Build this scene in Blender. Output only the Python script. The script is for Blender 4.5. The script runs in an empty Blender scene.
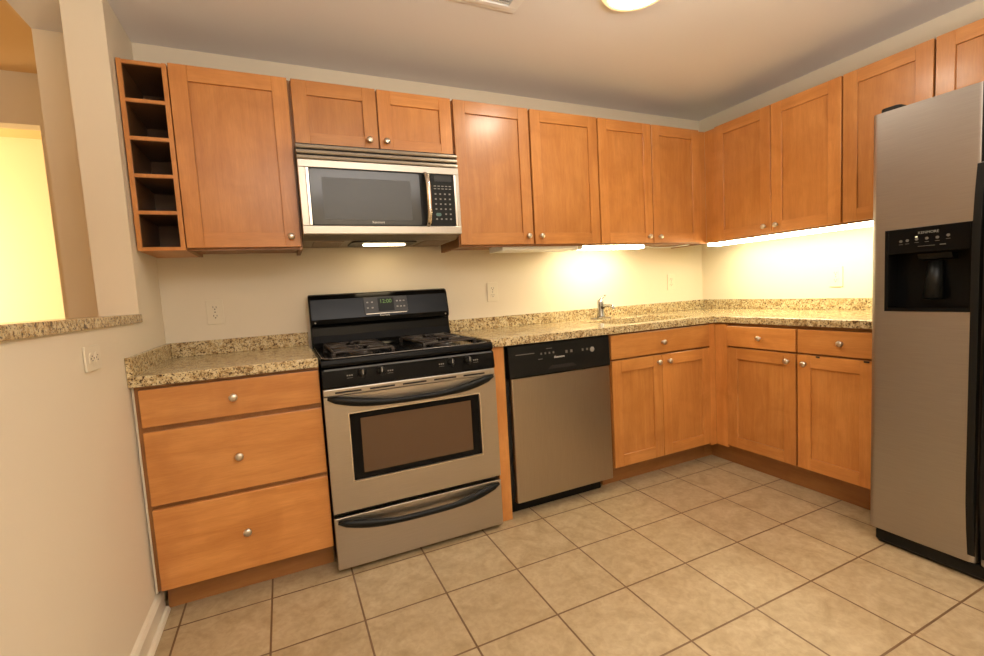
import bpy, bmesh, math, random
from mathutils import Vector, Matrix
random.seed(7)
SC = bpy.context.scene
COL = SC.collection
PI = math.pi

# ------------------------------------------------------------ camera
W, H = 3.570, 2.353
XL = 0.022   # face of the left wall
yaw, pitch, roll = 0.42604, -0.07980, -0.05714
cam_d = bpy.data.cameras.new('camera'); cam = bpy.data.objects.new('camera', cam_d); COL.objects.link(cam)
cam.location = (0.53421, -2.62228, 1.14278)
fw = Vector((math.sin(yaw)*math.cos(pitch), math.cos(yaw)*math.cos(pitch), math.sin(pitch)))
rt = Vector((math.cos(yaw), -math.sin(yaw), 0)); up = rt.cross(fw)
r2 = rt*math.cos(roll) + up*math.sin(roll); u2 = -rt*math.sin(roll) + up*math.cos(roll)
cam.rotation_euler = Matrix((r2, u2, -fw)).transposed().to_euler()
cam_d.sensor_fit = 'HORIZONTAL'; cam_d.sensor_width = 36.0
cam_d.lens = 459.51*36.0/984.0
cam_d.clip_start = 0.02
SC.camera = cam

# ------------------------------------------------------------ world, area lights, exposure
wd = bpy.data.worlds.new('world'); SC.world = wd; wd.use_nodes = True
bg = wd.node_tree.nodes['Background']; bg.inputs[0].default_value = (1.0, 0.80, 0.58, 1); bg.inputs[1].default_value = 0.25

def area(name, loc, size, sizey, power, color, rot=(0, 0, 0)):
    l = bpy.data.lights.new(name, 'AREA'); l.shape = 'RECTANGLE'; l.size = size; l.size_y = sizey
    l.energy = power; l.color = color
    o = bpy.data.objects.new(name, l); COL.objects.link(o); o.location = loc; o.rotation_euler = rot
    return o
# unseen fill uplights added behind camera and in dining room; hall lamp follows
area('living_fill_light', (1.3, -3.25, 1.45), 1.4, 0.8, 105, (1.0, 0.94, 0.88), (PI, 0, 0))
area('dining_fill_light', (-2.0, -1.6, 1.7), 0.8, 0.8, 36, (1.0, 0.82, 0.60), (PI, 0, 0))
area('hall_light', (-2.4, 1.35, 1.4), 1.6, 0.4, 46, (1.0, 0.80, 0.50), (math.radians(90), math.radians(90), math.radians(-40)))

SC.view_settings.view_transform = 'Standard'
SC.view_settings.look = 'None'
SC.view_settings.gamma = 1.0
SC.view_settings.use_curve_mapping = False
SC.view_settings.exposure = 0.12
LAMP, TUBE_R, TUBE_B, HOODL = 70.0, 26.0, 38.0, 12.0

# ------------------------------------------------------------ materials
def mat(name):
    m = bpy.data.materials.new(name); m.use_nodes = True
    nt = m.node_tree; return m, nt, nt.nodes['Principled BSDF']
def simple(name, col, rough=0.5, metal=0.0, spec=0.5, coat=0.0):
    m, nt, b = mat(name)
    b.inputs['Base Color'].default_value = (*col, 1); b.inputs['Roughness'].default_value = rough
    b.inputs['Metallic'].default_value = metal; b.inputs['Specular IOR Level'].default_value = spec
    b.inputs['Coat Weight'].default_value = coat
    return m
def N(nt, t, **kw):
    n = nt.nodes.new(t)
    for k, v in kw.items(): setattr(n, k, v)
    return n
def mapping(nt, scale, loc=(0, 0, 0), rand=False):
    tc = N(nt, 'ShaderNodeTexCoord'); mp = N(nt, 'ShaderNodeMapping')
    mp.inputs['Scale'].default_value = scale; mp.inputs['Location'].default_value = loc
    nt.links.new(tc.outputs['Object'], mp.inputs['Vector'])
    if rand:
        oi = N(nt, 'ShaderNodeObjectInfo'); mu = N(nt, 'ShaderNodeMath', operation='MULTIPLY'); mu.inputs[1].default_value = 37.0
        nt.links.new(oi.outputs['Random'], mu.inputs[0])
        cx = N(nt, 'ShaderNodeCombineXYZ')
        for i in range(3): nt.links.new(mu.outputs[0], cx.inputs[i])
        nt.links.new(cx.outputs[0], mp.inputs['Location'])
        return mp.outputs[0], oi
    return mp.outputs[0], None
def noise(nt, vec, scale, detail=4, rough=0.55, dist=0.0):
    n = N(nt, 'ShaderNodeTexNoise'); n.inputs['Scale'].default_value = scale; n.inputs['Detail'].default_value = detail
    n.inputs['Roughness'].default_value = rough; n.inputs['Distortion'].default_value = dist
    nt.links.new(vec, n.inputs['Vector']); return n.outputs['Fac']
def ramp(nt, fac, stops, interp='LINEAR'):
    r = N(nt, 'ShaderNodeValToRGB'); r.color_ramp.interpolation = interp
    el = r.color_ramp.elements
    while len(el) < len(stops): el.new(0.5)
    for e, (p, c) in zip(el, stops): e.position = p; e.color = (*c, 1)
    nt.links.new(fac, r.inputs[0]); return r.outputs[0]
def mix(nt, fac, a, b, mode='MIX'):
    m = N(nt, 'ShaderNodeMix', data_type='RGBA', blend_type=mode)
    if isinstance(fac, (int, float)): m.inputs[0].default_value = fac
    else: nt.links.new(fac, m.inputs[0])
    for s, v in ((6, a), (7, b)):
        if isinstance(v, tuple): m.inputs[s].default_value = (*v, 1)
        else: nt.links.new(v, m.inputs[s])
    return m.outputs[2]
def bump(nt, b, h, strength, dist=0.002):
    bp = N(nt, 'ShaderNodeBump'); bp.inputs['Strength'].default_value = strength; bp.inputs['Distance'].default_value = dist
    nt.links.new(h, bp.inputs['Height']); nt.links.new(bp.outputs[0], b.inputs['Normal'])

WOOD_LO, WOOD_HI = (0.530, 0.203, 0.044), (0.670, 0.293, 0.076)
def wood(name, axis, dark=1.0, rough=0.36):
    m, nt, b = mat(name)
    s = {'z': (14, 14, 1.3), 'h': (1.3, 1.3, 16)}[axis]
    v, oi = mapping(nt, s, rand=True)
    n1 = noise(nt, v, 1.6, 6, 0.6, 0.5)
    v2, _ = mapping(nt, (1, 1, 1)); n2 = noise(nt, v2, 5.5, 3, 0.5, 0.8)
    v3, _ = mapping(nt, tuple(q*7 for q in s)); n3 = noise(nt, v3, 2.2, 3, 0.6)
    c = ramp(nt, n1, [(0.3, tuple(q*dark for q in WOOD_LO)), (0.7, tuple(q*dark for q in WOOD_HI))])
    c = mix(nt, ramp(nt, n2, [(0.42, (0, 0, 0)), (0.72, (0.55, 0.55, 0.55))]), c, tuple(q*dark for q in (0.45, 0.165, 0.033)))
    c = mix(nt, 0.12, c, ramp(nt, n3, [(0.35, (0.35, 0.16, 0.06)), (0.65, (1, 1, 1))]), 'MULTIPLY')
    hs = N(nt, 'ShaderNodeHueSaturation'); mr = N(nt, 'ShaderNodeMapRange')
    mr.inputs[3].default_value = 0.88; mr.inputs[4].default_value = 1.10
    nt.links.new(oi.outputs['Random'], mr.inputs[0]); nt.links.new(mr.outputs[0], hs.inputs['Value'])
    nt.links.new(c, hs.inputs['Color']); nt.links.new(hs.outputs[0], b.inputs['Base Color'])
    b.inputs['Roughness'].default_value = rough
    b.inputs['Coat Weight'].default_value = 0.35; b.inputs['Coat Roughness'].default_value = 0.2
    bump(nt, b, n3, 0.05)
    return m
M = {}
M['wood'] = wood('maple_vertical_grain', 'z')
M['woodh'] = wood('maple_horizontal_grain', 'h')
M['panelw'] = wood('maple_veneer_panel', 'z', 0.94)
M['carcass'] = wood('maple_cabinet_box', 'z', 0.5, 0.5)  # darkened for stained edges and for gap shade put into the colour
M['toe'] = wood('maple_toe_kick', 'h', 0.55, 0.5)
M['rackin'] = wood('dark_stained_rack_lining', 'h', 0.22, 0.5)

def granite():
    m, nt, b = mat('granite')
    v, _ = mapping(nt, (1, 1, 1))
    n1 = noise(nt, v, 105, 5, 0.65, 0.4); n2 = noise(nt, v, 38, 3, 0.6, 0.8); n3 = noise(nt, v, 170, 3, 0.6)
    c = ramp(nt, n2, [(0.30, (0.24, 0.14, 0.055)), (0.45, (0.52, 0.37, 0.17)), (0.60, (0.66, 0.54, 0.31)), (0.8, (0.54, 0.41, 0.21))])
    c = mix(nt, ramp(nt, n1, [(0.56, (0, 0, 0)), (0.66, (0.7, 0.7, 0.7))]), c, (0.68, 0.60, 0.44))
    c = mix(nt, ramp(nt, n1, [(0.40, (1, 1, 1)), (0.46, (0, 0, 0))]), c, (0.10, 0.055, 0.028))
    c = mix(nt, ramp(nt, n3, [(0.37, (0.9, 0.9, 0.9)), (0.43, (0, 0, 0))]), c, (0.055, 0.035, 0.022))
    nt.links.new(c, b.inputs['Base Color']); b.inputs['Roughness'].default_value = 0.16
    return m
M['granite'] = granite()

def tile():
    m, nt, b = mat('ceramic_floor_tile')
    v, _ = mapping(nt, (1, 1, 1), (-0.1 + 0.3055*20, 0.6925 + 0.3055*20, 0))
    br = N(nt, 'ShaderNodeTexBrick'); br.offset = 0; br.squash = 1
    br.inputs['Scale'].default_value = 1; br.inputs['Mortar Size'].default_value = 0.0038
    br.inputs['Mortar Smooth'].default_value = 0.2; br.inputs['Bias'].default_value = 0
    br.inputs['Brick Width'].default_value = 0.3055; br.inputs['Row Height'].default_value = 0.3055
    br.inputs['Color1'].default_value = (0.40, 0.40, 0.40, 1); br.inputs['Color2'].default_value = (0.62, 0.62, 0.62, 1)
    nt.links.new(v, br.inputs['Vector'])
    n1 = noise(nt, v, 9, 6, 0.62, 1.2); n2 = noise(nt, v, 45, 4, 0.6, 0.6)
    c = ramp(nt, n1, [(0.25, (0.345, 0.245, 0.125)), (0.5, (0.435, 0.322, 0.182)), (0.75, (0.50, 0.38, 0.228))])
    c = mix(nt, 0.35, c, ramp(nt, n2, [(0.35, (0.62, 0.55, 0.47)), (0.6, (1, 1, 1))]), 'MULTIPLY')
    c = mix(nt, 0.25, c, mix(nt, 0.0, br.outputs['Color'], br.outputs['Color']), 'SOFT_LIGHT')
    c = mix(nt, br.outputs['Fac'], c, (0.16, 0.085, 0.035))
    nt.links.new(c, b.inputs['Base Color']); b.inputs['Roughness'].default_value = 0.42
    inv = N(nt, 'ShaderNodeMath', operation='SUBTRACT'); inv.inputs[0].default_value = 1
    nt.links.new(br.outputs['Fac'], inv.inputs[1])
    add = N(nt, 'ShaderNodeMath', operation='MULTIPLY_ADD'); nt.links.new(n2, add.inputs[0]); add.inputs[1].default_value = 0.15
    nt.links.new(inv.outputs[0], add.inputs[2])
    bump(nt, b, add.outputs[0], 0.5, 0.002)
    return m
M['tile'] = tile()

def paint(name, col, rough=0.6):
    m, nt, b = mat(name); v, _ = mapping(nt, (1, 1, 1)); n = noise(nt, v, 240, 3)
    b.inputs['Base Color'].default_value = (*col, 1); b.inputs['Roughness'].default_value = rough
    bump(nt, b, n, 0.08, 0.001); return m
M['wall'] = paint('cream_wall_paint', (0.76, 0.67, 0.515))
M['ceil'] = paint('white_ceiling_paint', (0.82, 0.80, 0.785), 0.8)
M['trim'] = paint('cream_trim_paint', (0.76, 0.68, 0.53), 0.35)
M['warmwall'] = paint('yellow_hall_paint', (0.88, 0.77, 0.52))

def steel(name, s, col=(0.50, 0.45, 0.38), rough=0.32):
    m, nt, b = mat(name); v, _ = mapping(nt, s); n = noise(nt, v, 3, 3, 0.6)
    c = ramp(nt, n, [(0.3, tuple(q*0.88 for q in col)), (0.7, col)])
    nt.links.new(c, b.inputs['Base Color']); b.inputs['Metallic'].default_value = 1
    rr = N(nt, 'ShaderNodeMapRange'); rr.inputs[3].default_value = rough - 0.04; rr.inputs[4].default_value = rough + 0.05
    nt.links.new(n, rr.inputs[0]); nt.links.new(rr.outputs[0], b.inputs['Roughness'])
    bump(nt, b, n, 0.03, 0.001)
    return m
M['steel'] = steel('brushed_steel_horizontal', (3, 3, 260))
M['steelv'] = steel('brushed_steel_vertical', (260, 260, 3), (0.46, 0.39, 0.30), 0.34)
M['fridge'] = steel('fridge_steel', (3, 3, 220), (0.43, 0.405, 0.38), 0.36)
M['bright'] = simple('polished_steel', (0.75, 0.70, 0.62), 0.2, 1)
M['nickel'] = simple('satin_nickel', (0.66, 0.60, 0.52), 0.28, 1)
M['chrome'] = simple('chrome', (0.42, 0.42, 0.42), 0.14, 1)
M['bronze'] = simple('louver_steel', (0.46, 0.41, 0.34), 0.35, 1)
M['black'] = simple('black_enamel', (0.004, 0.004, 0.004), 0.12, 0.0, 0.13)
M['blackp'] = simple('black_plastic', (0.007, 0.007, 0.006), 0.38, 0.0, 0.2)
M['iron'] = simple('cast_iron', (0.03, 0.022, 0.018), 0.3)
M['darkgap'] = simple('dark_recess', (0.01, 0.008, 0.006), 0.8)
M['glass'] = simple('dark_microwave_glass', (0.05, 0.052, 0.05), 0.12)
M['screen'] = simple('microwave_window_screen', (0.058, 0.060, 0.057), 0.3)
M['ovenglass'] = simple('brown_oven_glass', (0.10, 0.055, 0.028), 0.08)
M['panelgrey'] = simple('grey_control_panel', (0.03, 0.029, 0.027), 0.3, 0.0, 0.3)
M['mark'] = simple('pale_print', (0.26, 0.25, 0.22), 0.5)
M['logo'] = simple('logo_print', (0.7, 0.68, 0.62), 0.4)
M['dim'] = simple('dim_print', (0.13, 0.12, 0.10), 0.5)
M['plate'] = simple('ivory_plastic', (0.76, 0.68, 0.52), 0.35)
M['slot'] = simple('outlet_slot', (0.10, 0.07, 0.05), 0.6)
M['white'] = simple('white_metal', (0.86, 0.86, 0.84), 0.35)
M['filter'] = simple('grease_filter', (0.22, 0.15, 0.09), 0.45, 0.8)
M['under'] = simple('microwave_underside', (0.26, 0.21, 0.15), 0.4, 0.7)
M['brass'] = simple('brass_rim', (0.80, 0.58, 0.25), 0.25, 1)
def emit(name, col, st, base=(0.9, 0.9, 0.85)):
    m, nt, b = mat(name); b.inputs['Base Color'].default_value = (*base, 1)
    b.inputs['Emission Color'].default_value = (*col, 1); b.inputs['Emission Strength'].default_value = st
    return m
M['lampglass'] = emit('lamp_glass', (1.0, 0.89, 0.72), LAMP)
M['tube_right'] = emit('tube_right', (1.0, 0.92, 0.60), TUBE_R)
M['tube_back'] = emit('tube_back', (1.0, 0.88, 0.56), TUBE_B)
M['hood'] = emit('hood_lens', (1.0, 0.78, 0.45), HOODL)
M['led'] = emit('green_digits', (0.30, 0.50, 0.10), 0.4, (0.02, 0.05, 0.01))

# ------------------------------------------------------------ helpers
def B(): return bmesh.new()
def box(bm, x0, x1, y0, y1, z0, z1, mi=0):
    v = [bm.verts.new(p) for p in ((x0,y0,z0),(x1,y0,z0),(x1,y1,z0),(x0,y1,z0),(x0,y0,z1),(x1,y0,z1),(x1,y1,z1),(x0,y1,z1))]
    for f in ((0,3,2,1),(4,5,6,7),(0,1,5,4),(1,2,6,5),(2,3,7,6),(3,0,4,7)):
        bm.faces.new([v[i] for i in f]).material_index = mi
    return v
def lathe(bm, prof, c, axis=(0, 0, 1), seg=20, mi=0):
    """prof: list of (radius, height) along axis from point c"""
    a = Vector(axis).normalized(); t = Vector((1, 0, 0)) if abs(a.x) < 0.9 else Vector((0, 1, 0))
    e1 = a.cross(t).normalized(); e2 = a.cross(e1); c = Vector(c); rings = []
    for r, h in prof:
        if r < 1e-6: rings.append([bm.verts.new(c + a*h)])
        else: rings.append([bm.verts.new(c + a*h + (e1*math.cos(2*PI*i/seg) + e2*math.sin(2*PI*i/seg))*r) for i in range(seg)])
    for A, Bq in zip(rings, rings[1:]):
        for i in range(seg):
            j = (i+1) % seg
            if len(A) == 1 and len(Bq) == 1: continue
            if len(A) == 1: f = [A[0], Bq[i], Bq[j]]
            elif len(Bq) == 1: f = [A[i], A[j], Bq[0]]
            else: f = [A[i], A[j], Bq[j], Bq[i]]
            fc = bm.faces.new(f); fc.smooth = True; fc.material_index = mi
    for R in (rings[0], rings[-1]):
        if len(R) > 1: bm.faces.new(R).material_index = mi
def tube(bm, pts, r, seg=10, flat=1.0, mi=0):
    """round (or flattened) tube along a polyline"""
    pts = [Vector(p) for p in pts]; rings = []
    rs = r if isinstance(r, (list, tuple)) else [r]*len(pts)
    ref = Vector((0, 0, 1)) if abs((pts[-1]-pts[0]).normalized().z) < 0.9 else Vector((0, 1, 0))
    for i, p in enumerate(pts):
        d = (pts[min(i+1, len(pts)-1)] - pts[max(i-1, 0)]).normalized()
        s = d.cross(ref).normalized(); u = s.cross(d)
        rings.append([bm.verts.new(p + s*math.cos(2*PI*k/seg)*rs[i]*flat + u*math.sin(2*PI*k/seg)*rs[i]) for k in range(seg)])
    for A, Bq in zip(rings, rings[1:]):
        for i in range(seg):
            f = bm.faces.new([A[i], A[(i+1) % seg], Bq[(i+1) % seg], Bq[i]]); f.smooth = True; f.material_index = mi
    bm.faces.new(rings[0]).material_index = mi; bm.faces.new(rings[-1]).material_index = mi
def prism(bm, prof, a0, a1, plane='yz', mi=0):
    """extrude a closed 2D profile; plane yz -> along x, xy -> along z, xz -> along y"""
    def P(u, v, a): return {'yz': (a, u, v), 'xy': (u, v, a), 'xz': (u, a, v)}[plane]
    A = [bm.verts.new(P(u, v, a0)) for u, v in prof]; Bq = [bm.verts.new(P(u, v, a1)) for u, v in prof]
    n = len(prof)
    for i in range(n): bm.faces.new([A[i], A[(i+1) % n], Bq[(i+1) % n], Bq[i]]).material_index = mi
    bm.faces.new(A).material_index = mi; bm.faces.new(Bq).material_index = mi
def rrect(x0, x1, y0, y1, r, seg=5):
    out = []
    for cx, cy, a in ((x1-r, y1-r, 0), (x0+r, y1-r, 90), (x0+r, y0+r, 180), (x1-r, y0+r, 270)):
        for k in range(seg+1):
            t = math.radians(a + 90*k/seg); out.append((cx + r*math.cos(t), cy + r*math.sin(t)))
    return out
def obj(name, bm, mats, parent=None, bevel=0.0, seg=2, tf=None, label=None):
    if tf:
        for v in bm.verts: v.co = tf(v.co)
    if parent is not None:
        off = Vector((0, 0, 0)); p = parent
        while p: off += p.location; p = p.parent
        for v in bm.verts: v.co -= off
        origin = Vector((0, 0, 0))
    bmesh.ops.recalc_face_normals(bm, faces=bm.faces[:])
    me = bpy.data.meshes.new(name); bm.to_mesh(me); bm.free()
    if not isinstance(mats, (list, tuple)): mats = [mats]
    for m in mats: me.materials.append(m)
    o = bpy.data.objects.new(name, me); COL.objects.link(o)
    if parent is not None: o.parent = parent
    if bevel:
        b = o.modifiers.new('bevel', 'BEVEL'); b.width = bevel; b.segments = seg; b.limit_method = 'ANGLE'; b.angle_limit = math.radians(50)
        b.harden_normals = False
    if label: o['label'] = label
    return o
def pieces(name, boxes, m, parent, tf=None):
    for b in boxes:
        bm = B(); box(bm, *b); obj(name, bm, m, parent, tf=tf)
def thing(name, label, cat, loc, group=None):
    o = bpy.data.objects.new(name, None); COL.objects.link(o); o.empty_display_size = 0.05
    o.location = loc; o['label'] = label; o['category'] = cat
    if group: o['group'] = group
    return o
def tag(o, label, cat, group=None):
    o['label'] = label; o['category'] = cat
    if group: o['group'] = group
    return o
def struct(name, bm, m, **kw):
    o = obj(name, bm, m, **kw); o['kind'] = 'structure'; return o
def text_part(name, s, size, mtx, m, parent, ext=0.0006):
    c = bpy.data.curves.new(name, 'FONT'); c.body = s; c.size = size; c.align_x = 'CENTER'; c.align_y = 'CENTER'; c.extrude = ext
    t = bpy.data.objects.new(name + '_curve', c); COL.objects.link(t)
    dg = bpy.context.evaluated_depsgraph_get()
    me = bpy.data.meshes.new_from_object(t.evaluated_get(dg)); bpy.data.objects.remove(t); bpy.data.curves.remove(c)
    bm = B(); bm.from_mesh(me); bpy.data.meshes.remove(me)
    for v in bm.verts: v.co = mtx @ v.co
    return obj(name, bm, m, parent)
# frames: u along the run, v depth out of the wall, z up
back = lambda c: Vector((c.x, -c.y, c.z))
right = lambda c: Vector((W - c.y, -c.x, c.z))
def mtx_text(tf, u, v, z, tilt=0.0):
    o = tf(Vector((u, v, z))); n = tf(Vector((0, 1, 0))) - tf(Vector((0, 0, 0)))
    x = Vector((0, 0, 1)).cross(n).normalized()
    nn = (n*math.cos(tilt) + Vector((0, 0, 1))*math.sin(tilt)).normalized(); y = nn.cross(x)
    m = Matrix((x, y, nn)).transposed().to_4x4(); m.translation = o; return m

# ------------------------------------------------------------ room
JY = -0.390          # face of the pillar where the left wall stops
LZ = 1.098           # top of the half wall under the granite ledge
FY = -4.6            # front wall, behind the camera
bm = B(); box(bm, -3.5, W+0.1, FY, 2.3, -0.1, 0); struct('floor', bm, M['tile'])
bm = B(); box(bm, -0.32, W+0.1, FY, 0.0, H, H+0.12); struct('ceiling', bm, M['ceil'])
bm = B(); box(bm, -3.5, -0.321, FY, 2.3, 2.56, 2.66); box(bm, -0.335, -0.321, FY, 0.0, 2.353, 2.56); struct('ceiling_dining', bm, paint('painted_glow_ceiling', (0.85, 0.58, 0.28), 0.8))  # orange glow of the hall lamp put into this ceiling's colour
bm = B(); box(bm, -0.32, W+0.1, 0, 0.1, 0, H+0.2); box(bm, -0.32, -0.20, 0.1, 1.0, 0, 2.56); struct('wall_back', bm, M['wall'])
bm = B(); box(bm, W, W+0.1, FY, 0, 0, H); struct('wall_right', bm, M['wall'])
bm = B()
prism(bm, [(-0.001, 0), (FY, 0), (FY, H), (-3.0, H), (-3.0, LZ), (JY, LZ), (JY, H-0.001), (-0.001, H-0.001)], -0.105, XL, 'yz')
struct('wall_left', bm, M['wall'])
bm = B(); box(bm, -3.5, W+0.1, FY-0.1, FY, 0, 2.66); struct('wall_front', bm, M['wall'])
bm = B(); box(bm, -3.6, -3.5, FY, 2.3, 0, 2.66); struct('wall_far_left', bm, M['wall'])
bm = B(); box(bm, -0.665, -0.321, 1.0, 1.1, 0, 2.56); box(bm, -3.5, -1.75, 1.0, 1.1, 0, 2.56); box(bm, -1.75, -0.665, 1.0, 1.1, 2.265, 2.56)
struct('wall_dining_back', bm, M['wall'])
bm = B(); box(bm, -3.5, 0.0, 2.3, 2.4, 0, 2.66); box(bm, -0.05, 0.0, 1.1, 2.3, 0, 2.66); struct('wall_hall', bm, M['warmwall'])
bm = B()
prism(bm, [(XL+0.0005, 0.0), (XL+0.016, 0.0), (XL+0.016, 0.075), (XL+0.009, 0.088), (XL+0.0005, 0.095)], FY+0.001, -0.565, 'xz')
prism(bm, [(XL+0.0165, 0.0), (XL+0.030, 0.0), (XL+0.029, 0.008), (XL+0.024, 0.016), (XL+0.0165, 0.019)], FY+0.001, -0.565, 'xz')
struct('baseboard_left', bm, M['trim'])

# granite ledge on the half wall
bm = B(); box(bm, -0.24, XL+0.010, -3.0, JY-0.0015, LZ+0.0005, LZ+0.034)
tag(obj('bar_ledge', bm, M['granite'], bevel=0.004), 'long granite ledge capping the low half wall at the left', 'ledge')

# ------------------------------------------------------------ worktops
ZC, ZB0 = 0.914, 0.8760
def splash(u0, u1, tf, parent, name='backsplash'):
    bm = B(); box(bm, u0, u1, 0.001, 0.021, ZC+0.0003, 0.983)
    return obj(name, bm, M['granite'], parent, bevel=0.0015, tf=tf)
t = thing('countertop', 'short granite countertop over the three-drawer cabinet left of the range', 'countertop', (0.33, -0.32, ZB0))
bm = B(); box(bm, XL+0.001, 0.650, -0.645, -0.001, ZB0, ZC); obj('slab', bm, M['granite'], t, bevel=0.003)
splash(XL+0.022, 0.650, back, t)
bm = B(); box(bm, XL+0.001, XL+0.021, -0.645, -0.001, ZC+0.0003, 0.983); obj('side_splash', bm, M['granite'], t, bevel=0.0015)

SX0, SX1, SY0, SY1 = 2.27, 2.88, -0.550, -0.190
def slab_with_hole(outer, hole, z0, z1):
    bm = B(); E = []
    for loop in (outer, hole):
        vs = [bm.verts.new((x, y, z1)) for x, y in loop]
        E += [bm.edges.new((vs[i], vs[(i+1) % len(vs)])) for i in range(len(vs))]
    bmesh.ops.triangle_fill(bm, use_beauty=True, use_dissolve=True, edges=E)
    g = bmesh.ops.extrude_face_region(bm, geom=bm.faces[:])
    for v in [e for e in g['geom'] if isinstance(e, bmesh.types.BMVert)]: v.co.z = z0
    return bm
CE = -1.480   # end of the right-hand run next to the fridge
t = thing('countertop', 'L-shaped granite countertop around the corner with the sink cutout', 'countertop', (2.9, -0.5, ZB0))
bm = slab_with_hole([(1.421, -0.001), (W-0.001, -0.001), (W-0.001, CE), (W-0.645, CE), (W-0.645, -0.660), (W-0.660, -0.645), (1.421, -0.645)],
                    rrect(SX0, SX1, SY0, SY1, 0.05), ZB0, ZC)
obj('slab', bm, M['granite'], t, bevel=0.003)
splash(1.421, W-0.0215, back, t)
splash(0.001, -CE, right, t)

# sink
t = thing('sink', 'undermount steel sink set into the L-shaped counter', 'sink', (2.57, -0.37, 0.70))
bm = B()
o_ = rrect(SX0-0.012, SX1+0.012, SY0-0.012, SY1+0.012, 0.06); i_ = rrect(SX0-0.003, SX1+0.003, SY0-0.003, SY1+0.003, 0.055); b_ = rrect(SX0+0.015, SX1-0.015, SY0+0.015, SY1-0.015, 0.05)
L = [[bm.verts.new((x, y, z)) for x, y in lp] for lp, z in ((o_, 0.8750), (i_, 0.8750), (b_, 0.72), (o_, 0.715))]
n = len(o_)
for a, b in ((0, 1), (1, 2), (0, 3)):
    for i in range(n): bm.faces.new([L[a][i], L[a][(i+1) % n], L[b][(i+1) % n], L[b][i]])
bm.faces.new(L[2]); bm.faces.new(L[3])
obj('basin', bm, M['bright'], t)
bm = B(); lathe(bm, [(0.0, 0), (0.04, 0), (0.04, 0.004), (0.03, 0.005), (0.0, 0.002)], (2.57, -0.37, 0.7205)); obj('drain', bm, M['chrome'], t)

# faucet
t = thing('faucet', 'small chrome single-lever faucet on the counter behind the sink', 'faucet', (2.505, -0.085, ZC))
bm = B(); prism(bm, rrect(2.425, 2.585, -0.112, -0.060, 0.025), ZC+0.0005, ZC+0.010, 'xy'); obj('base_plate', bm, M['chrome'], t, bevel=0.003)
bm = B(); lathe(bm, [(0.029, 0), (0.027, 0.01), (0.023, 0.03), (0.021, 0.085), (0.022, 0.10), (0.019, 0.118), (0.0, 0.122)], (2.505, -0.085, ZC+0.010)); obj('body', bm, M['chrome'], t)
bm = B(); tube(bm, [(2.505, -0.10, ZC+0.075), (2.500, -0.14, ZC+0.088), (2.490, -0.20, ZC+0.092), (2.485, -0.235, ZC+0.084), (2.484, -0.245, ZC+0.070)], [0.012, 0.012, 0.011, 0.011, 0.011]); obj('spout', bm, M['chrome'], t)
bm = B(); tube(bm, [(2.506, -0.085, ZC+0.128), (2.517, -0.083, ZC+0.140), (2.540, -0.080, ZC+0.152), (2.552, -0.078, ZC+0.156)], [0.010, 0.008, 0.006, 0.007]); obj('lever', bm, M['chrome'], t)

# ------------------------------------------------------------ cabinets
def knob(u, v, z, tf, parent):
    bm = B()
    lathe(bm, [(0.0085, 0), (0.0075, 0.003), (0.0055, 0.007), (0.006, 0.012), (0.0135, 0.015), (0.0155, 0.019), (0.0145, 0.023), (0.009, 0.0265), (0.0, 0.0275)], (u, v, z), (0, 1, 0), 16)
    return obj('knob', bm, M['nickel'], parent, tf=tf)
def shaker(u0, u1, z0, z1, v, tf, parent, knob_at=None, fr=0.064, th=0.019):
    bm = B(); y0, y1 = v + 0.0008, v + th
    box(bm, u0, u0+fr, y0, y1, z0, z1); box(bm, u1-fr, u1, y0, y1, z0, z1)
    box(bm, u0+fr, u1-fr, y0, y1-0.0002, z1-fr, z1, 1); box(bm, u0+fr, u1-fr, y0, y1-0.0002, z0, z0+fr, 1)
    box(bm, u0+fr, u1-fr, y0+0.003, y1-0.009, z0+fr, z1-fr, 2)
    d = obj('door', bm, [M['wood'], M['woodh'], M['panelw']], parent, tf=tf)
    b = d.modifiers.new('bevel', 'BEVEL'); b.width = 0.0012; b.segments = 1; b.limit_method = 'ANGLE'
    if knob_at: knob(knob_at[0], y1+0.0003, knob_at[1], tf, d)
    return d
def slabfront(name, u0, u1, z0, z1, v, tf, parent, knob_at=None):
    bm = B(); box(bm, u0, u1, v+0.0008, v+0.019, z0, z1)
    d = obj(name, bm, M['woodh'], parent, bevel=0.003, tf=tf)
    if knob_at: knob(knob_at[0], v+0.0193, knob_at[1], tf, d)
    return d
def carcass_upper(u0, u1, z0, z1, depth, tf, parent, solid_under=False):
    bm = B(); e = 0.018
    box(bm, u0, u1, 0.002, depth, z0 + (0.0 if solid_under else 0.014), z1)
    if not solid_under:
        box(bm, u0, u0+e, 0.002, depth, z0, z0+0.014); box(bm, u1-e, u1, 0.002, depth, z0, z0+0.014)
        box(bm, u0+e, u1-e, depth-0.02, depth, z0, z0+0.014)
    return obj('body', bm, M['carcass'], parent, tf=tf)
def carcass_base(u0, u1, tf, parent, depth=0.617, toe=0.54, zk=0.108, hollow=False):
    bm = B()
    if hollow:
        box(bm, u0, u0+0.018, 0.002, depth, zk, ZB0-0.001); box(bm, u1-0.018, u1, 0.002, depth, zk, ZB0-0.001)
        box(bm, u0+0.018, u1-0.018, 0.002, depth, zk, zk+0.018); box(bm, u0+0.018, u1-0.018, depth-0.018, depth, zk+0.018, ZB0-0.001)
    else: box(bm, u0, u1, 0.002, depth, zk, ZB0-0.001)
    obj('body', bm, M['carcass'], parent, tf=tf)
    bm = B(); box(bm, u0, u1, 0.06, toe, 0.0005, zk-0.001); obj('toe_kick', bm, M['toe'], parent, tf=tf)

ZU0, ZU1 = 1.386, 2.143
D = 0.3055
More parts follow.
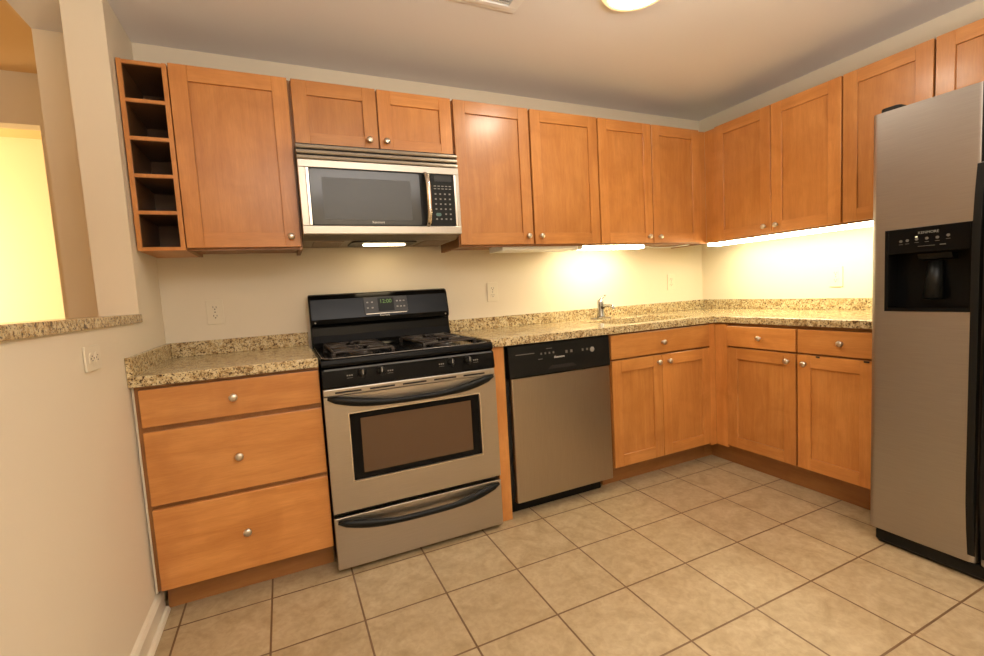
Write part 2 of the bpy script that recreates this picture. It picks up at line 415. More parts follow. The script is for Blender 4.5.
# base cabinets, back wall
t = thing('base_cabinet', 'wooden base cabinet with three stacked slab drawers left of the range', 'cabinet', (0.33, -0.3, 0))
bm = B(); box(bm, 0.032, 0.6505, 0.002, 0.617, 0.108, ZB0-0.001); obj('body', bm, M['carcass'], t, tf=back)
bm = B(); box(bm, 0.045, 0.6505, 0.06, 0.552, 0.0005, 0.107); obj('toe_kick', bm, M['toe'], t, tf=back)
bm = B(); box(bm, XL+0.002, 0.0312, 0.30, 0.612, 0.10, ZB0-0.001); obj('filler_strip', bm, M['trim'], t, tf=back, label='cream filler strip along the wall')
slabfront('drawer', 0.047, 0.649, 0.727, 0.863, 0.6175, back, t, (0.340, 0.799))
slabfront('drawer', 0.047, 0.649, 0.436, 0.708, 0.6175, back, t, (0.340, 0.569))
slabfront('drawer', 0.047, 0.649, 0.114, 0.420, 0.6175, back, t, (0.342, 0.268))
# end panel between range and dishwasher
bm = B(); box(bm, 1.437, 1.497, -0.622, -0.01, 0.0005, ZB0-0.001)
tag(obj('end_panel', bm, M['wood'], bevel=0.001), 'narrow vertical wood panel between the range and dishwasher', 'panel')
# sink cabinet
t = thing('base_cabinet', 'sink base cabinet with two shaker doors right of the dishwasher', 'cabinet', (2.5, -0.3, 0))
carcass_base(2.121, 2.9305, back, t, hollow=True)
bm = B(); box(bm, 2.887, 2.9355, 0.6178, 0.632, 0.112, 0.868); obj('corner_filler', bm, M['wood'], t, tf=back)
slabfront('drawer', 2.138, 2.884, 0.734, 0.866, 0.6175, back, t, (2.504, 0.797))
shaker(2.138, 2.497, 0.127, 0.724, 0.6175, back, t, (2.466, 0.684))
shaker(2.501, 2.884, 0.127, 0.724, 0.6175, back, t, (2.546, 0.684))
# right run base cabinet (u = -y)
t = thing('base_cabinet', 'corner base cabinet with two drawers and two doors beside the fridge', 'cabinet', (W-0.3, -1.05, 0))
bm = B()
prism(bm, [(W-0.002, -0.003), (2.932, -0.003), (2.932, -0.617), (W-0.617, -0.620), (W-0.617, CE), (W-0.002, CE)], 0.108, ZB0-0.001, 'xy')
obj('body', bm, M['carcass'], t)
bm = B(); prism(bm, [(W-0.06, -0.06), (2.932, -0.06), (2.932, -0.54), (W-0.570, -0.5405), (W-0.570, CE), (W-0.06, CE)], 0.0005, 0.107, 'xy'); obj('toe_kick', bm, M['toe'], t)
bm = B(); box(bm, 0.6325, 0.714, 0.618, 0.634, 0.114, 0.868); obj('corner_filler', bm, M['wood'], t, tf=right, bevel=0.001)
slabfront('drawer', 0.717, 1.120, 0.738, 0.858, 0.6175, right, t, (0.926, 0.797))
slabfront('drawer', 1.130, 1.477, 0.738, 0.858, 0.6175, right, t, (1.336, 0.800))
shaker(0.717, 1.120, 0.130, 0.728, 0.6175, right, t, (1.081, 0.687))
d_ = shaker(1.130, 1.477, 0.130, 0.728, 0.6175, right, t, (1.168, 0.683))
pieces('dark_mark', [(1.222, 1.240, 0.6375, 0.6395, 0.720, 0.7275), (1.430, 1.452, 0.6375, 0.6395, 0.720, 0.7275)], M['darkgap'], d_, right)  # two small dark marks at the door's top edge

# wine rack
t = thing('wine_rack', 'tall narrow open wine rack with five cubbies beside the left pillar', 'rack', (0.1, -0.15, ZU0))
bm = B()
e = 0.017; x0, x1 = 0.0265, 0.192; zt = ZU1 - 0.005
box(bm, x0, x0+e, 0.002, 0.325, ZU0, zt); box(bm, x1-e, x1, 0.002, 0.325, ZU0, zt)
nb = 5; ph = (zt - ZU0 - e)/nb
for k in range(nb+1):
    z = ZU0 + k*ph; box(bm, x0+e, x1-e, 0.010, 0.3245, z, z+e*0.85)
box(bm, x0+e, x1-e, 0.002, 0.010, ZU0, zt)
o = obj('frame', bm, M['wood'], t, tf=back, bevel=0.001)
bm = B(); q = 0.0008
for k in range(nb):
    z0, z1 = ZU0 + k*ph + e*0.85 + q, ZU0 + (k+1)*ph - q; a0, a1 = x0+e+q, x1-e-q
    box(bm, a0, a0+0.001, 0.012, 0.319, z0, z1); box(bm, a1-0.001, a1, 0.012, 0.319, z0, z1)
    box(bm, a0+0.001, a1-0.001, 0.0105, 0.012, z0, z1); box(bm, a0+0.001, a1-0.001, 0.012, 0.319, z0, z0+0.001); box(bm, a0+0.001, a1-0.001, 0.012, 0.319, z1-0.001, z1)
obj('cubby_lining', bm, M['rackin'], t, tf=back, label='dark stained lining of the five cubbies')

# wall cabinets, back wall
def upper(label, u0, u1, doors, tf, z0=ZU0, zd=1.396, D_=D, solid=False):
    c = tf(Vector(((u0+u1)/2, 0.15, z0)))
    t = thing('wall_cabinet', label, 'cabinet', c)
    carcass_upper(u0, u1, z0, ZU1-0.003, D_, tf, t, solid)
    for d0, d1, k in doors: shaker(d0, d1, zd, ZU1, D_, tf, t, k)
    return t
upper('single-door wall cabinet between the wine rack and microwave', 0.1935, 0.648, [(0.196, 0.640, (0.602, 1.441))], back)
upper('short two-door wall cabinet above the microwave', 0.6495, 1.420, [(0.656, 1.030, (0.986, 1.897)), (1.037, 1.413, (1.069, 1.897))], back, z0=1.8445, zd=1.849, solid=True)
upper('two-door wall cabinet just right of the microwave', 1.4215, 2.3435, [(1.427, 1.869, (1.834, 1.441)), (1.881, 2.338, (1.918, 1.441))], back)
t_last = upper('two-door wall cabinet above the sink, ending at the corner', 2.345, 3.262, [(2.349, 2.763, (2.723, 1.436)), (2.770, 3.186, (2.813, 1.434))], back)
bm = B(); box(bm, 3.190, 3.252, D+0.0008, D+0.010, ZU0+0.002, ZU1-0.004); obj('corner_filler', bm, M['wood'], t_last, tf=back)
# right wall: the first covers the corner
t = thing('wall_cabinet', 'two-door wall cabinet on the right wall next to the corner', 'cabinet', (W-0.15, -0.7, ZU0))
carcass_upper(0.3305, 1.1665, ZU0, ZU1-0.003, D, right, t)
bm = B(); box(bm, 0.3165, 0.396, D+0.0008, D+0.012, ZU0+0.002, ZU1-0.004); obj('corner_filler', bm, M['wood'], t, tf=right)
shaker(0.399, 0.782, 1.396, ZU1, D, right, t, (0.745, 1.440))
shaker(0.786, 1.163, 1.396, ZU1, D, right, t, (0.820, 1.440))
upper('single-door wall cabinet left of the refrigerator top', 1.168, 1.5360, [(1.172, 1.532, (1.500, 1.440))], right)
upper('wall cabinet above the refrigerator, at the far right', 1.5375, 2.47, [(1.541, 2.002, (1.965, 1.875)), (2.008, 2.466, (2.045, 1.875))], right, z0=1.82, zd=1.83, solid=True)

# ------------------------------------------------------------ under-cabinet lights
def fixture(name, label, u0, u1, v0, v1, z1, tf, m, lit, grp):
    t = thing(name, label, 'light', tf(Vector(((u0+u1)/2, v0, z1))), grp)
    bm = B(); box(bm, u0, u1, v0, v1, z1-0.008, z1-0.0003); obj('housing', bm, M['white'], t, tf=tf)
    bm = B(); e_ = 0.004
    prism(bm, [(v0+0.003, z1-0.0085), (v1-0.003, z1-0.0085), (v1-0.003, z1-0.026), (v1-0.010, z1-0.031), (v0+0.010, z1-0.031), (v0+0.003, z1-0.026)], u0+0.012, u1-0.012, 'yz')
    obj('diffuser', bm, m, t, tf=tf)
    pieces('end_cap', [(u0, u0+0.0115, v0, v1, z1-0.032, z1-0.0083), (u1-0.0115, u1, v0, v1, z1-0.032, z1-0.0083)], M['white'], t, tf)
fixture('under_cabinet_light', 'lit under-cabinet light bar above the faucet', 2.225, 2.732, 0.195, 0.282, ZU0+0.0135, back, M['tube_back'], True, None)
fixture('under_cabinet_light', 'long lit light bar under the right wall cabinets', 0.300, 1.500, 0.195, 0.300, ZU0+0.0135, right, M['tube_right'], True, None)
fixture('under_cabinet_light', 'unlit white light bar below the cabinet right of the microwave', 1.69, 2.20, 0.10, 0.282, ZU0+0.0135, back, M['white'], False, None)
bm = B(); tube(bm, [(2.75, -0.22, 1.388), (2.82, -0.20, 1.384), (2.92, -0.17, 1.379), (3.02, -0.20, 1.377), (3.12, -0.23, 1.384), (3.17, -0.24, 1.390)], 0.0035, 8)
tag(obj('power_cord', bm, M['white']), 'short cord linking the light bars under the corner cabinet', 'cord')

# ------------------------------------------------------------ microwave
t = thing('microwave', 'stainless over-the-range microwave under the short wall cabinet', 'microwave', (1.03, -0.2, 1.44))
X0, X1, V = 0.6505, 1.402, 0.398
zb, zm = 1.441, 1.843
bm = B(); prism(bm, [(0.002, 1.424), (0.31, 1.424), (V-0.03, 1.441), (V-0.03, zm), (0.002, zm)], X0, X1, 'yz'); obj('body', bm, M['under'], t, tf=back, bevel=0.002)
bm = B(); box(bm, X0, X1, V-0.029, V-0.008, 1.771, zm); obj('vent_back', bm, M['darkgap'], t, tf=back)
for k in range(3):
    z = 1.773 + k*0.0235; bm = B()
    prism(bm, [(V-0.0075, z), (V+0.001, z+0.001), (V+0.004, z+0.006), (V+0.002, z+0.0155), (V-0.0075, z+0.0190)], X0, X1, 'yz'); obj('vent_louver', bm, M['bronze'], t, tf=back)
# front frame with opening for window and controls
Z0, Z1 = 1.443, 1.769; vf0, vf1 = V-0.029, V+0.010
bm = B()
box(bm, X0, X1, vf0, vf1, 1.736, Z1); box(bm, X0, X1, vf0, vf1, Z0, 1.480)
box(bm, X0, X0+0.030, vf0, vf1, 1.480, 1.736); box(bm, X1-0.016, X1, vf0, vf1, 1.480, 1.736)
obj('front_frame', bm, M['steel'], t, tf=back, bevel=0.002)
bm = B(); box(bm, 1.2525, 1.3745, vf0, vf1-0.002, 1.481, 1.735); cp = obj('control_panel', bm, M['blackp'], t, tf=back, bevel=0.001)
bm = B(); box(bm, 1.3750, 1.3855, vf0, vf1-0.001, 1.481, 1.735); obj('trim_strip', bm, M['bright'], t, tf=back, label='bright steel strip right of the keypad')
bm = B(); box(bm, 1.273, 1.362, vf1-0.0018, vf1-0.0012, 1.700, 1.728); obj('display', bm, M['panelgrey'], cp, tf=back)
K = []
for r in range(2):
    for c in range(5): K.append(( 1.268+c*0.0195, 1.280+c*0.0195, vf1-0.0018, vf1-0.0012, 1.675-r*0.013, 1.679-r*0.013))
for r in range(6):
    for c in range(4):
        if r == 4 and c < 2: continue
        u = 1.270+c*0.0245; z = 1.635-r*0.0245
        K.append((u, u+0.009, vf1-0.0018, vf1-0.0012, z, z+0.007))
pieces('key', K, M['mark'], cp, back)
bm = B(); prism(bm, rrect(1.271, 1.299, 1.530, 1.546, 0.008), vf1-0.0018, vf1-0.001, 'xz'); obj('start_button', bm, simple('teal_button', (0.10, 0.20, 0.17), 0.4), cp, tf=back)
# door: window pane with inner lighter screen
bm = B(); box(bm, X0+0.0305, 1.2520, vf0, vf1-0.004, 1.481, 1.735); dr = obj('door', bm, M['blackp'], t, tf=back)
bm = B(); e=0.012
box(bm, X0+0.032, X0+0.042, vf1-0.0038, vf1, 1.483, 1.733); obj('door_trim', bm, M['bright'], dr, tf=back)
bm = B(); prism(bm, rrect(X0+0.046, 1.196, 1.485, 1.730, 0.012), vf1-0.0038, vf1-0.0015, 'xz'); wi = obj('window', bm, M['glass'], dr, tf=back)
bm = B(); prism(bm, rrect(X0+0.095, 1.150, 1.508, 1.695, 0.006), vf1-0.0013, vf1-0.0009, 'xz'); obj('window_screen', bm, M['screen'], dr, tf=back)
bm = B(); tube(bm, [(1.228, vf1-0.003, 1.487), (1.228, vf1+0.020, 1.498), (1.229, vf1+0.034, 1.545), (1.229, vf1+0.037, 1.612), (1.229, vf1+0.034, 1.675), (1.228, vf1+0.020, 1.722), (1.228, vf1-0.003, 1.732)], 0.0125, 10, 1.0); obj('handle', bm, M['bright'], dr, tf=back)
text_part('logo', 'Kenmore', 0.015, mtx_text(back, 0.985, vf1-0.0010, 1.497), M['logo'], dr, 0.0003)
# underside
bm = B(); prism(bm, rrect(0.875, 1.20, 0.08, 0.300, 0.03), 1.4235-0.006, 1.4235-0.0005, 'xy'); lp = obj('lamp_housing', bm, M['blackp'], t, tf=back)
bm = B(); prism(bm, rrect(0.940, 1.155, 0.165, 0.225, 0.02), 1.4235-0.011, 1.4235-0.0065, 'xy'); obj('lamp_lens', bm, M['hood'], lp, tf=back)
for a in (0.700, 1.235):
    bm = B(); box(bm, a, a+0.135, 0.06, 0.30, 1.4235-0.003, 1.4235-0.0005); obj('grease_filter', bm, M['filter'], t, tf=back)

# ------------------------------------------------------------ gas range
t = thing('gas_range', 'black and stainless gas range between the drawer cabinet and panel', 'range', (1.035, -0.35, 0))
X0, X1 = 0.6575, 1.4195
bm = B(); box(bm, X0+0.004, X1-0.004, 0.03, 0.640, 0.03, 0.865)
for a in (X0+0.03, X1-0.07):
    for b in (0.08, 0.56): box(bm, a, a+0.04, b, b+0.04, 0.0005, 0.03)
obj('body', bm, M['blackp'], t, tf=back)
# cooktop: shallow tray with raised rounded rim
bm = B()
zt = 0.906
prism(bm, [(0.100, 0.8660), (0.652, 0.8660), (0.668, 0.873), (0.672, 0.884), (0.668, zt-0.006), (0.655, zt), (0.630, zt-0.001), (0.615, zt-0.010), (0.135, zt-0.010), (0.125, zt), (0.100, zt)], X0, X1, 'yz')
for a0, a1 in ((X0, X0+0.022), (X1-0.022, X1)): prism(bm, [(0.126, zt-0.011), (0.616, zt-0.011), (0.632, zt-0.0015), (0.126, zt)], a0, a1, 'yz')
ct = obj('cooktop', bm, M['black'], t, tf=back, bevel=0.003)
bm = B(); tube(bm, [(X0+0.012, 0.13, zt+0.001), (X0+0.010, 0.62, zt+0.001), (X0+0.018, 0.645, zt), (X0+0.04, 0.657, zt-0.001), (X1-0.04, 0.657, zt-0.001), (X1-0.018, 0.645, zt), (X1-0.010, 0.62, zt+0.001), (X1-0.012, 0.13, zt+0.001)], 0.0022, 6)
obj('rim', bm, simple('grey_rim', (0.25, 0.24, 0.22), 0.25, 0.6), ct, tf=back)  # thin grey metallic line along the cooktop edge
# burners and grates
for bx in (X0+0.185, X1-0.185):
    for by in (0.245, 0.495):
        bm = B(); lathe(bm, [(0.052, 0), (0.050, 0.006), (0.040, 0.010), (0.040, 0.014), (0.036, 0.018), (0.0, 0.019)], (bx, by, zt-0.0095), seg=24)
        br_ = obj('burner', bm, M['iron'], t, tf=back)
        bm = B(); lathe(bm, [(0.078, 0), (0.082, 0.002), (0.070, 0.0025), (0.058, 0.0005)], (bx, by, zt-0.0098), seg=28); obj('drip_ring', bm, M['black'], br_, tf=back)
for gx in (X0+0.185, X1-0.185):
    bm = B(); zg = zt + 0.015; hw = 0.125; y0, y1 = 0.150, 0.592
    def bar(a, b, w=0.0045, h=0.004):
        ax, ay = a; bx_, by_ = b
        if ax == bx_: box(bm, ax-w, ax+w, min(ay, by_), max(ay, by_), zg-h, zg+h)
        else: box(bm, min(ax, bx_), max(ax, bx_), ay-w, ay+w, zg-h, zg+h)
    bar((gx-hw, y0), (gx-hw, y1)); bar((gx+hw, y0), (gx+hw, y1))
    for y in (y0, (y0+y1)/2, y1): bar((gx-hw-0.0055, y), (gx+hw+0.0055, y))
    for yc in (0.245, 0.495):
        bar((gx-hw, yc), (gx-0.03, yc)); bar((gx+0.03, yc), (gx+hw, yc))
        bar((gx, yc-0.10), (gx, yc-0.03)); bar((gx, yc+0.03), (gx, yc+0.10))
        for s in (-1, 1):
            for w in (-1, 1):
                tube(bm, [(gx+s*0.115, yc+w*0.085, zg), (gx+s*0.075, yc+w*0.055, zg+0.001), (gx+s*0.038, yc+w*0.028, zg-0.001)], 0.0055, 6)
    for sx in (-hw, hw):
        for y in (y0, y1): box(bm, gx+sx-0.007, gx+sx+0.007, y-0.007, y+0.007, zt-0.0095, zg-0.004)
    obj('grate', bm, M['iron'], t, tf=back, bevel=0.0015)
# control fascia with four knobs
bm = B(); prism(bm, [(0.641, 0.784), (0.672, 0.784), (0.682, 0.791), (0.672, 0.860), (0.662, 0.8650), (0.641, 0.8650)], X0, X1, 'yz'); cf = obj('control_fascia', bm, M['black'], t, tf=back, bevel=0.002)
bm = B(); prism(bm, [(0.6725, 0.8610), (0.6745, 0.858), (0.6705, 0.8645)], X0+0.01, X1-0.01, 'yz'); obj('fascia_edge', bm, simple('painted_edge_highlight', (0.08, 0.08, 0.08), 0.15), cf, tf=back)  # highlight along the fascia edge, painted as a paler strip
def vface(z): return 0.682 - (z-0.791)*(0.010/0.069)
for u in (0.815, 0.892, 1.205, 1.287):
    zc = 0.836; v0 = vface(zc) + 0.0004
    bm = B(); lathe(bm, [(0.019, 0), (0.018, 0.004), (0.016, 0.008), (0.014, 0.014), (0.0, 0.015)], (u, v0, zc), (0, 1, 0.14), 20)
    k_ = obj('knob', bm, M['blackp'], cf, tf=back)
    bm = B(); prism(bm, [(u-0.0045, zc-0.017), (u+0.0045, zc-0.017), (u+0.003, zc+0.018), (u-0.003, zc+0.018)], v0+0.013, v0+0.026, 'xz'); obj('knob_grip', bm, M['blackp'], cf, tf=back, bevel=0.001)
    bm = B(); box(bm, u-0.001, u+0.0012, v0+0.0263, v0+0.0270, zc-0.002, zc+0.017); obj('knob_pointer', bm, M['logo'], cf, tf=back, label='pale pointer line on a knob')
for u in (0.765, 0.932, 1.160, 1.325):
    bm = B()
    for s in range(3):
        zc = 0.832; box(bm, u-0.012+s*0.009, u-0.006+s*0.009, vface(zc)+0.0002, vface(zc)+0.0007, zc-0.002, zc+0.003)
    box(bm, u-0.012, u+0.012, vface(0.822)+0.0002, vface(0.822)+0.0007, 0.8215, 0.8225)
    obj('dial_marks', bm, M['mark'], cf, tf=back)
# backguard
bm = B()
prism(bm, [(0.020, 0.866), (0.0995, 0.866), (0.0995, 0.925), (0.085, 0.960), (0.080, 1.000), (0.080, 1.010), (0.094, 1.020), (0.096, 1.045), (0.072, 1.148), (0.060, 1.170), (0.045, 1.176), (0.030, 1.174), (0.020, 1.160)], X0+0.004, X1-0.004, 'yz')
bgd = obj('backguard', bm, M['black'], t, tf=back, bevel=0.008, seg=3)
def vbg(z): return 0.096 - (z-1.045)*(0.024/0.10)
tilt = math.atan(0.24)
bm = B(); prism(bm, [(vbg(1.062)+0.0003, 1.062), (vbg(1.062)+0.004, 1.062), (vbg(1.148)+0.004, 1.148), (vbg(1.148)+0.0003, 1.148)], 0.937, 1.176, 'yz')
dp = obj('display_panel', bm, M['panelgrey'], bgd, tf=back, bevel=0.002)
bm = B(); prism(bm, [(vbg(1.070)+0.0043, 1.070), (vbg(1.070)+0.0055, 1.070), (vbg(1.140)+0.0055, 1.140), (vbg(1.140)+0.0043, 1.140)], 1.012, 1.100, 'yz')
obj('clock_window', bm, M['blackp'], dp, tf=back)
text_part('clock_digits', '12:00', 0.030, mtx_text(back, 1.055, vbg(1.120)+0.0062, 1.122, tilt), M['led'], dp, 0.0003)
for u in (0.957, 0.982, 1.118, 1.137, 1.156):
    for z in (1.087, 1.117):
        bm = B(); prism(bm, [(vbg(z)+0.0042, z), (vbg(z)+0.0048, z), (vbg(z+0.007)+0.0048, z+0.007), (vbg(z+0.007)+0.0042, z+0.007)], u-0.005, u+0.005, 'yz'); obj('button', bm, M['mark'], dp, tf=back)
bm = B(); prism(bm, [(vbg(1.058)+0.0002, 1.0565), (vbg(1.058)+0.0035, 1.0565), (vbg(1.061)+0.0035, 1.0605), (vbg(1.061)+0.0002, 1.0605)], 0.945, 1.168, 'yz'); obj('display_trim', bm, M['bronze'], dp, tf=back)
text_part('logo', 'Kenmore', 0.014, mtx_text(back, 1.045, vbg(1.048)+0.0006, 1.0475, tilt), M['logo'], bgd, 0.0003)
for u in (X0+0.028, X1-0.028):
    bm = B(); lathe(bm, [(0.004, 0), (0.003, 0.002), (0.0, 0.0025)], (u, 0.0955, 1.03), (0, 1, 0), 10)
    obj('screw', bm, M['nickel'], bgd, tf=back)
# oven door
vd0, vd1 = 0.641, 0.676
bm = B()
wx0, wx1, wz0, wz1 = 0.750, 1.332, 0.388, 0.673
box(bm, X0, X1, vd0, vd1, 0.264, wz0); box(bm, X0, X1, vd0, vd1, wz1, 0.753)
box(bm, X0, wx0, vd0, vd1, wz0, wz1); box(bm, wx1, X1, vd0, vd1, wz0, wz1)
od = obj('oven_door', bm, M['steel'], t, tf=back)
bm = B(); box(bm, X0, X1, vd0, 0.672, 0.755, 0.782); tr = obj('vent_trim', bm, M['steel'], t, tf=back, bevel=0.003)
pieces('vent_slot', [(X0+0.045+k*0.140, X0+0.150+k*0.140, 0.6723, 0.6730, 0.762, 0.769) for k in range(5)], M['darkgap'], tr, back)
bm = B(); box(bm, wx0+0.001, wx1-0.001, vd0+0.004, vd1-0.006, wz0+0.001, wz1-0.001); wn = obj('oven_window', bm, M['black'], od, tf=back)
bm = B(); box(bm, wx0+0.044, wx1-0.042, vd1-0.0058, vd1-0.0050, wz0+0.026, wz1-0.026); obj('window_glass', bm, M['ovenglass'], od, tf=back)
bm = B()
f = 0.004
box(bm, wx0-f, wx1+f, vd1+0.0002, vd1+0.0025, wz1, wz1+f); box(bm, wx0-f, wx1+f, vd1+0.0002, vd1+0.0025, wz0-f, wz0)
box(bm, wx0-f, wx0, vd1+0.0002, vd1+0.0025, wz0, wz1); box(bm, wx1, wx1+f, vd1+0.0002, vd1+0.0025, wz0, wz1)
obj('window_trim', bm, M['bright'], od, tf=back)
def bow(z_end, z_mid, parent, v):
    bm = B(); pts = []; rs = []
    for i in range(25):
        s = i/24; u = X0+0.014 + s*(X1-X0-0.028); b = 1-abs(2*s-1)**2.6
        pts.append((u, v + 0.006 + 0.034*min(1, 3.2*min(s, 1-s)), z_end + (z_mid-z_end)*b)); rs.append(0.0135 + 0.0055*math.sin(PI*min(1, 2*min(s, 1-s)*1.6)) if 0 < i < 24 else 0.007)
    tube(bm, pts, rs, 10, 0.85)
    return obj('handle', bm, M['blackp'], parent, tf=back)
bow(0.748, 0.708, od, vd1)
bm = B(); box(bm, X0, X1, vd0, vd1, 0.022, 0.244); sd = obj('storage_drawer', bm, M['steel'], t, tf=back, bevel=0.003)
bow(0.228, 0.193, sd, vd1)

# ------------------------------------------------------------ dishwasher
t = thing('dishwasher', 'stainless dishwasher with black control strip left of the sink cabinet', 'dishwasher', (1.81, -0.3, 0))
X0, X1 = 1.508, 2.1185
bm = B(); box(bm, X0, X1, 0.03, 0.600, 0.09, ZB0-0.002); obj('body', bm, M['darkgap'], t, tf=back)
bm = B(); box(bm, X0+0.012, X1-0.03, 0.10, 0.560, 0.0005, 0.089); obj('kick_plate', bm, M['blackp'], t, tf=back)
bm = B(); prism(bm, rrect(X0+0.014, X1, 0.601, 0.640, 0.008), 0.080, 0.706, 'xy'); obj('door', bm, M['steelv'], t, tf=back)
bm = B(); prism(bm, [(0.601, 0.708), (0.642, 0.708), (0.648, 0.716), (0.640, 0.866), (0.632, 0.874), (0.601, 0.874)], X0+0.003, X1, 'yz'); cp = obj('control_panel', bm, M['blackp'], t, tf=back, bevel=0.002)
def vdw(z): return 0.648 - (z-0.716)*(0.008/0.150)
def dwm(bm, u0, u1, z0, z1, o=0.0004):
    prism(bm, [(vdw(z0)+o, z0), (vdw(z0)+o+0.0006, z0), (vdw(z1)+o+0.0006, z1), (vdw(z1)+o, z1)], u0, u1, 'yz')
for q in [(u, u+0.009, 0.812, 0.822) for u in (1.690, 1.714, 1.738, 1.762)] + [(u, u+0.013, 0.806, 0.820) for u in (1.838, 1.868)] + [(u, u+0.010, 0.806, 0.818) for u in (1.940, 1.968)] + [(1.675, 1.700, 0.789, 0.7925), (1.725, 1.76, 0.838, 0.841)]:
    bm = B(); dwm(bm, *q); obj('button', bm, M['dim'], cp, tf=back)
bm = B(); dwm(bm, 1.550, 1.655, 0.822, 0.826); obj('vent_slot', bm, M['dim'], cp, tf=back)
bm = B(); zc = 0.808; c_ = (2.005, vdw(zc)+0.0006, zc); lathe(bm, [(0.010, 0), (0.0135, 0), (0.0135, 0.001), (0.010, 0.001)], c_, (0, 1, 0), 20); obj('start_ring', bm, M['mark'], cp, tf=back)
text_part('logo', 'Kenmore', 0.016, mtx_text(back, 1.800, vdw(0.792)+0.001, 0.792), M['logo'], cp, 0.0003)
bm = B(); prism(bm, [(1.73+0.0, 0.735), (1.90, 0.735), (1.88, 0.752), (1.75, 0.752)], 0.6475, 0.6485, 'xz'); obj('latch_recess', bm, M['darkgap'], cp, tf=back)

# ------------------------------------------------------------ refrigerator (right frame: u = -y, v = depth)
t = thing('refrigerator', 'stainless side-by-side refrigerator at the right edge', 'refrigerator', (W-0.4, -2.0, 0))
F = W - 2.715
bm = B(); box(bm, 1.566, 2.462, 0.03, F-0.085, 0.03, 1.742); obj('body', bm, simple('fridge_case', (0.03, 0.03, 0.03), 0.45), t, tf=right, bevel=0.006)
bm = B(); prism(bm, [(F-0.084, 0.0005), (F-0.030, 0.0005), (F-0.012, 0.020), (F-0.012, 0.060), (F-0.084, 0.062)], 1.578, 2.456, 'yz'); obj('bottom_grille', bm, M['blackp'], t, tf=right, bevel=0.006)
def fdoor(u0, u1, name, lab=None, hole=None):
    bm = B(); r = 0.022; vb, vf = F-0.080, F
    bulge = 0.006
    prof = [(u0, vb), (u1, vb)]
    pts = []
    for k in range(7):
        a = math.radians(90*k/6); pts.append((u1-r+r*math.cos(a), vf-r+r*math.sin(a)))
    for k in range(7):
        a = math.radians(90+90*k/6); pts.append((u0+r+r*math.cos(a), vf-r+r*math.sin(a)))
    if not hole:
        prism(bm, prof + pts, 0.068, 1.745, 'xy')
    else:
        h0, h1, z0, z1 = hole
        prism(bm, prof+pts, 0.068, z0, 'xy'); prism(bm, prof+pts, z1, 1.745, 'xy')
        prism(bm, [(u0, vb), (h0, vb), (h0, vf)] + pts[7:], z0, z1, 'xy')
        prism(bm, [(h1, vb), (u1, vb)] + pts[:7] + [(h1, vf)], z0, z1, 'xy')
    bmesh.ops.remove_doubles(bm, verts=bm.verts[:], dist=1e-5)
    return obj(name, bm, M['fridge'], t, tf=right)
HO = (1.608, 1.869, 0.974, 1.290)
fd = fdoor(1.558, 1.890, 'freezer_door', hole=HO)
fdoor(1.898, 2.464, 'fresh_food_door')
# dispenser set in the freezer door
h0, h1, z0, z1 = HO
bm = B(); vo = F+0.004
box(bm, h0, h1, F-0.078, F-0.070, z0+0.0005, z1-0.0005)
box(bm, h0, h0+0.012, F-0.070, vo, z0+0.0005, z1-0.0005); box(bm, h1-0.012, h1, F-0.070, vo, z0+0.0005, z1-0.0005)
box(bm, h0+0.012, h1-0.012, F-0.070, vo, z0+0.0005, z0+0.016)
box(bm, h0+0.012, h1-0.012, F-0.070, vo, 1.196, z1-0.0005)
dsp = obj('dispenser', bm, M['black'], fd, tf=right, bevel=0.0015)
text_part('logo', 'KENMORE', 0.013, mtx_text(right, 1.742, vo+0.0006, 1.268), M['mark'], dsp, 0.0003)
def rp(bm, u0, u1, z0, z1): box(bm, u0, u1, vo+0.0003, vo+0.0009, z0, z1)
for u, z in ((1.660, 1.243), (1.680, 1.244), (1.708, 1.246), (1.738, 1.246), (1.768, 1.246), (1.798, 1.250)):
    bm = B(); prism(bm, rrect(u-0.005, u+0.005, z-0.005, z+0.005, 0.0045, 3), vo+0.0003, vo+0.0009, 'xz'); bt = obj('button', bm, M['dim'], dsp, tf=right)
    bm = B(); rp(bm, u-0.006, u+0.006, z-0.013, z-0.0115); obj('mark', bm, M['dim'], dsp, tf=right)
for q in ((1.712, 1.762, 1.218, 1.2195), (1.775, 1.792, 1.218, 1.221)):
    bm = B(); rp(bm, *q); obj('mark', bm, M['dim'], dsp, tf=right)
bm = B(); box(bm, 1.704, 1.711, vo+0.0009, vo+0.0013, 1.253, 1.256); obj('indicator', bm, emit('indicator_light', (0.9, 0.75, 0.35), 1.2), dsp, tf=right)
bm = B(); prism(bm, [(F-0.068, 1.19), (F-0.020, 1.19), (F-0.030, 1.17), (F-0.066, 1.165)], 1.70, 1.80, 'yz'); obj('chute', bm, M['blackp'], dsp, tf=right, bevel=0.002)
for u in (1.742,):
    bm = B(); tube(bm, [(u, F-0.055, 1.16), (u, F-0.050, 1.10), (u, F-0.040, 1.02)], [0.020, 0.026, 0.030], 12, 1.0); obj('paddle', bm, M['blackp'], dsp, tf=right)
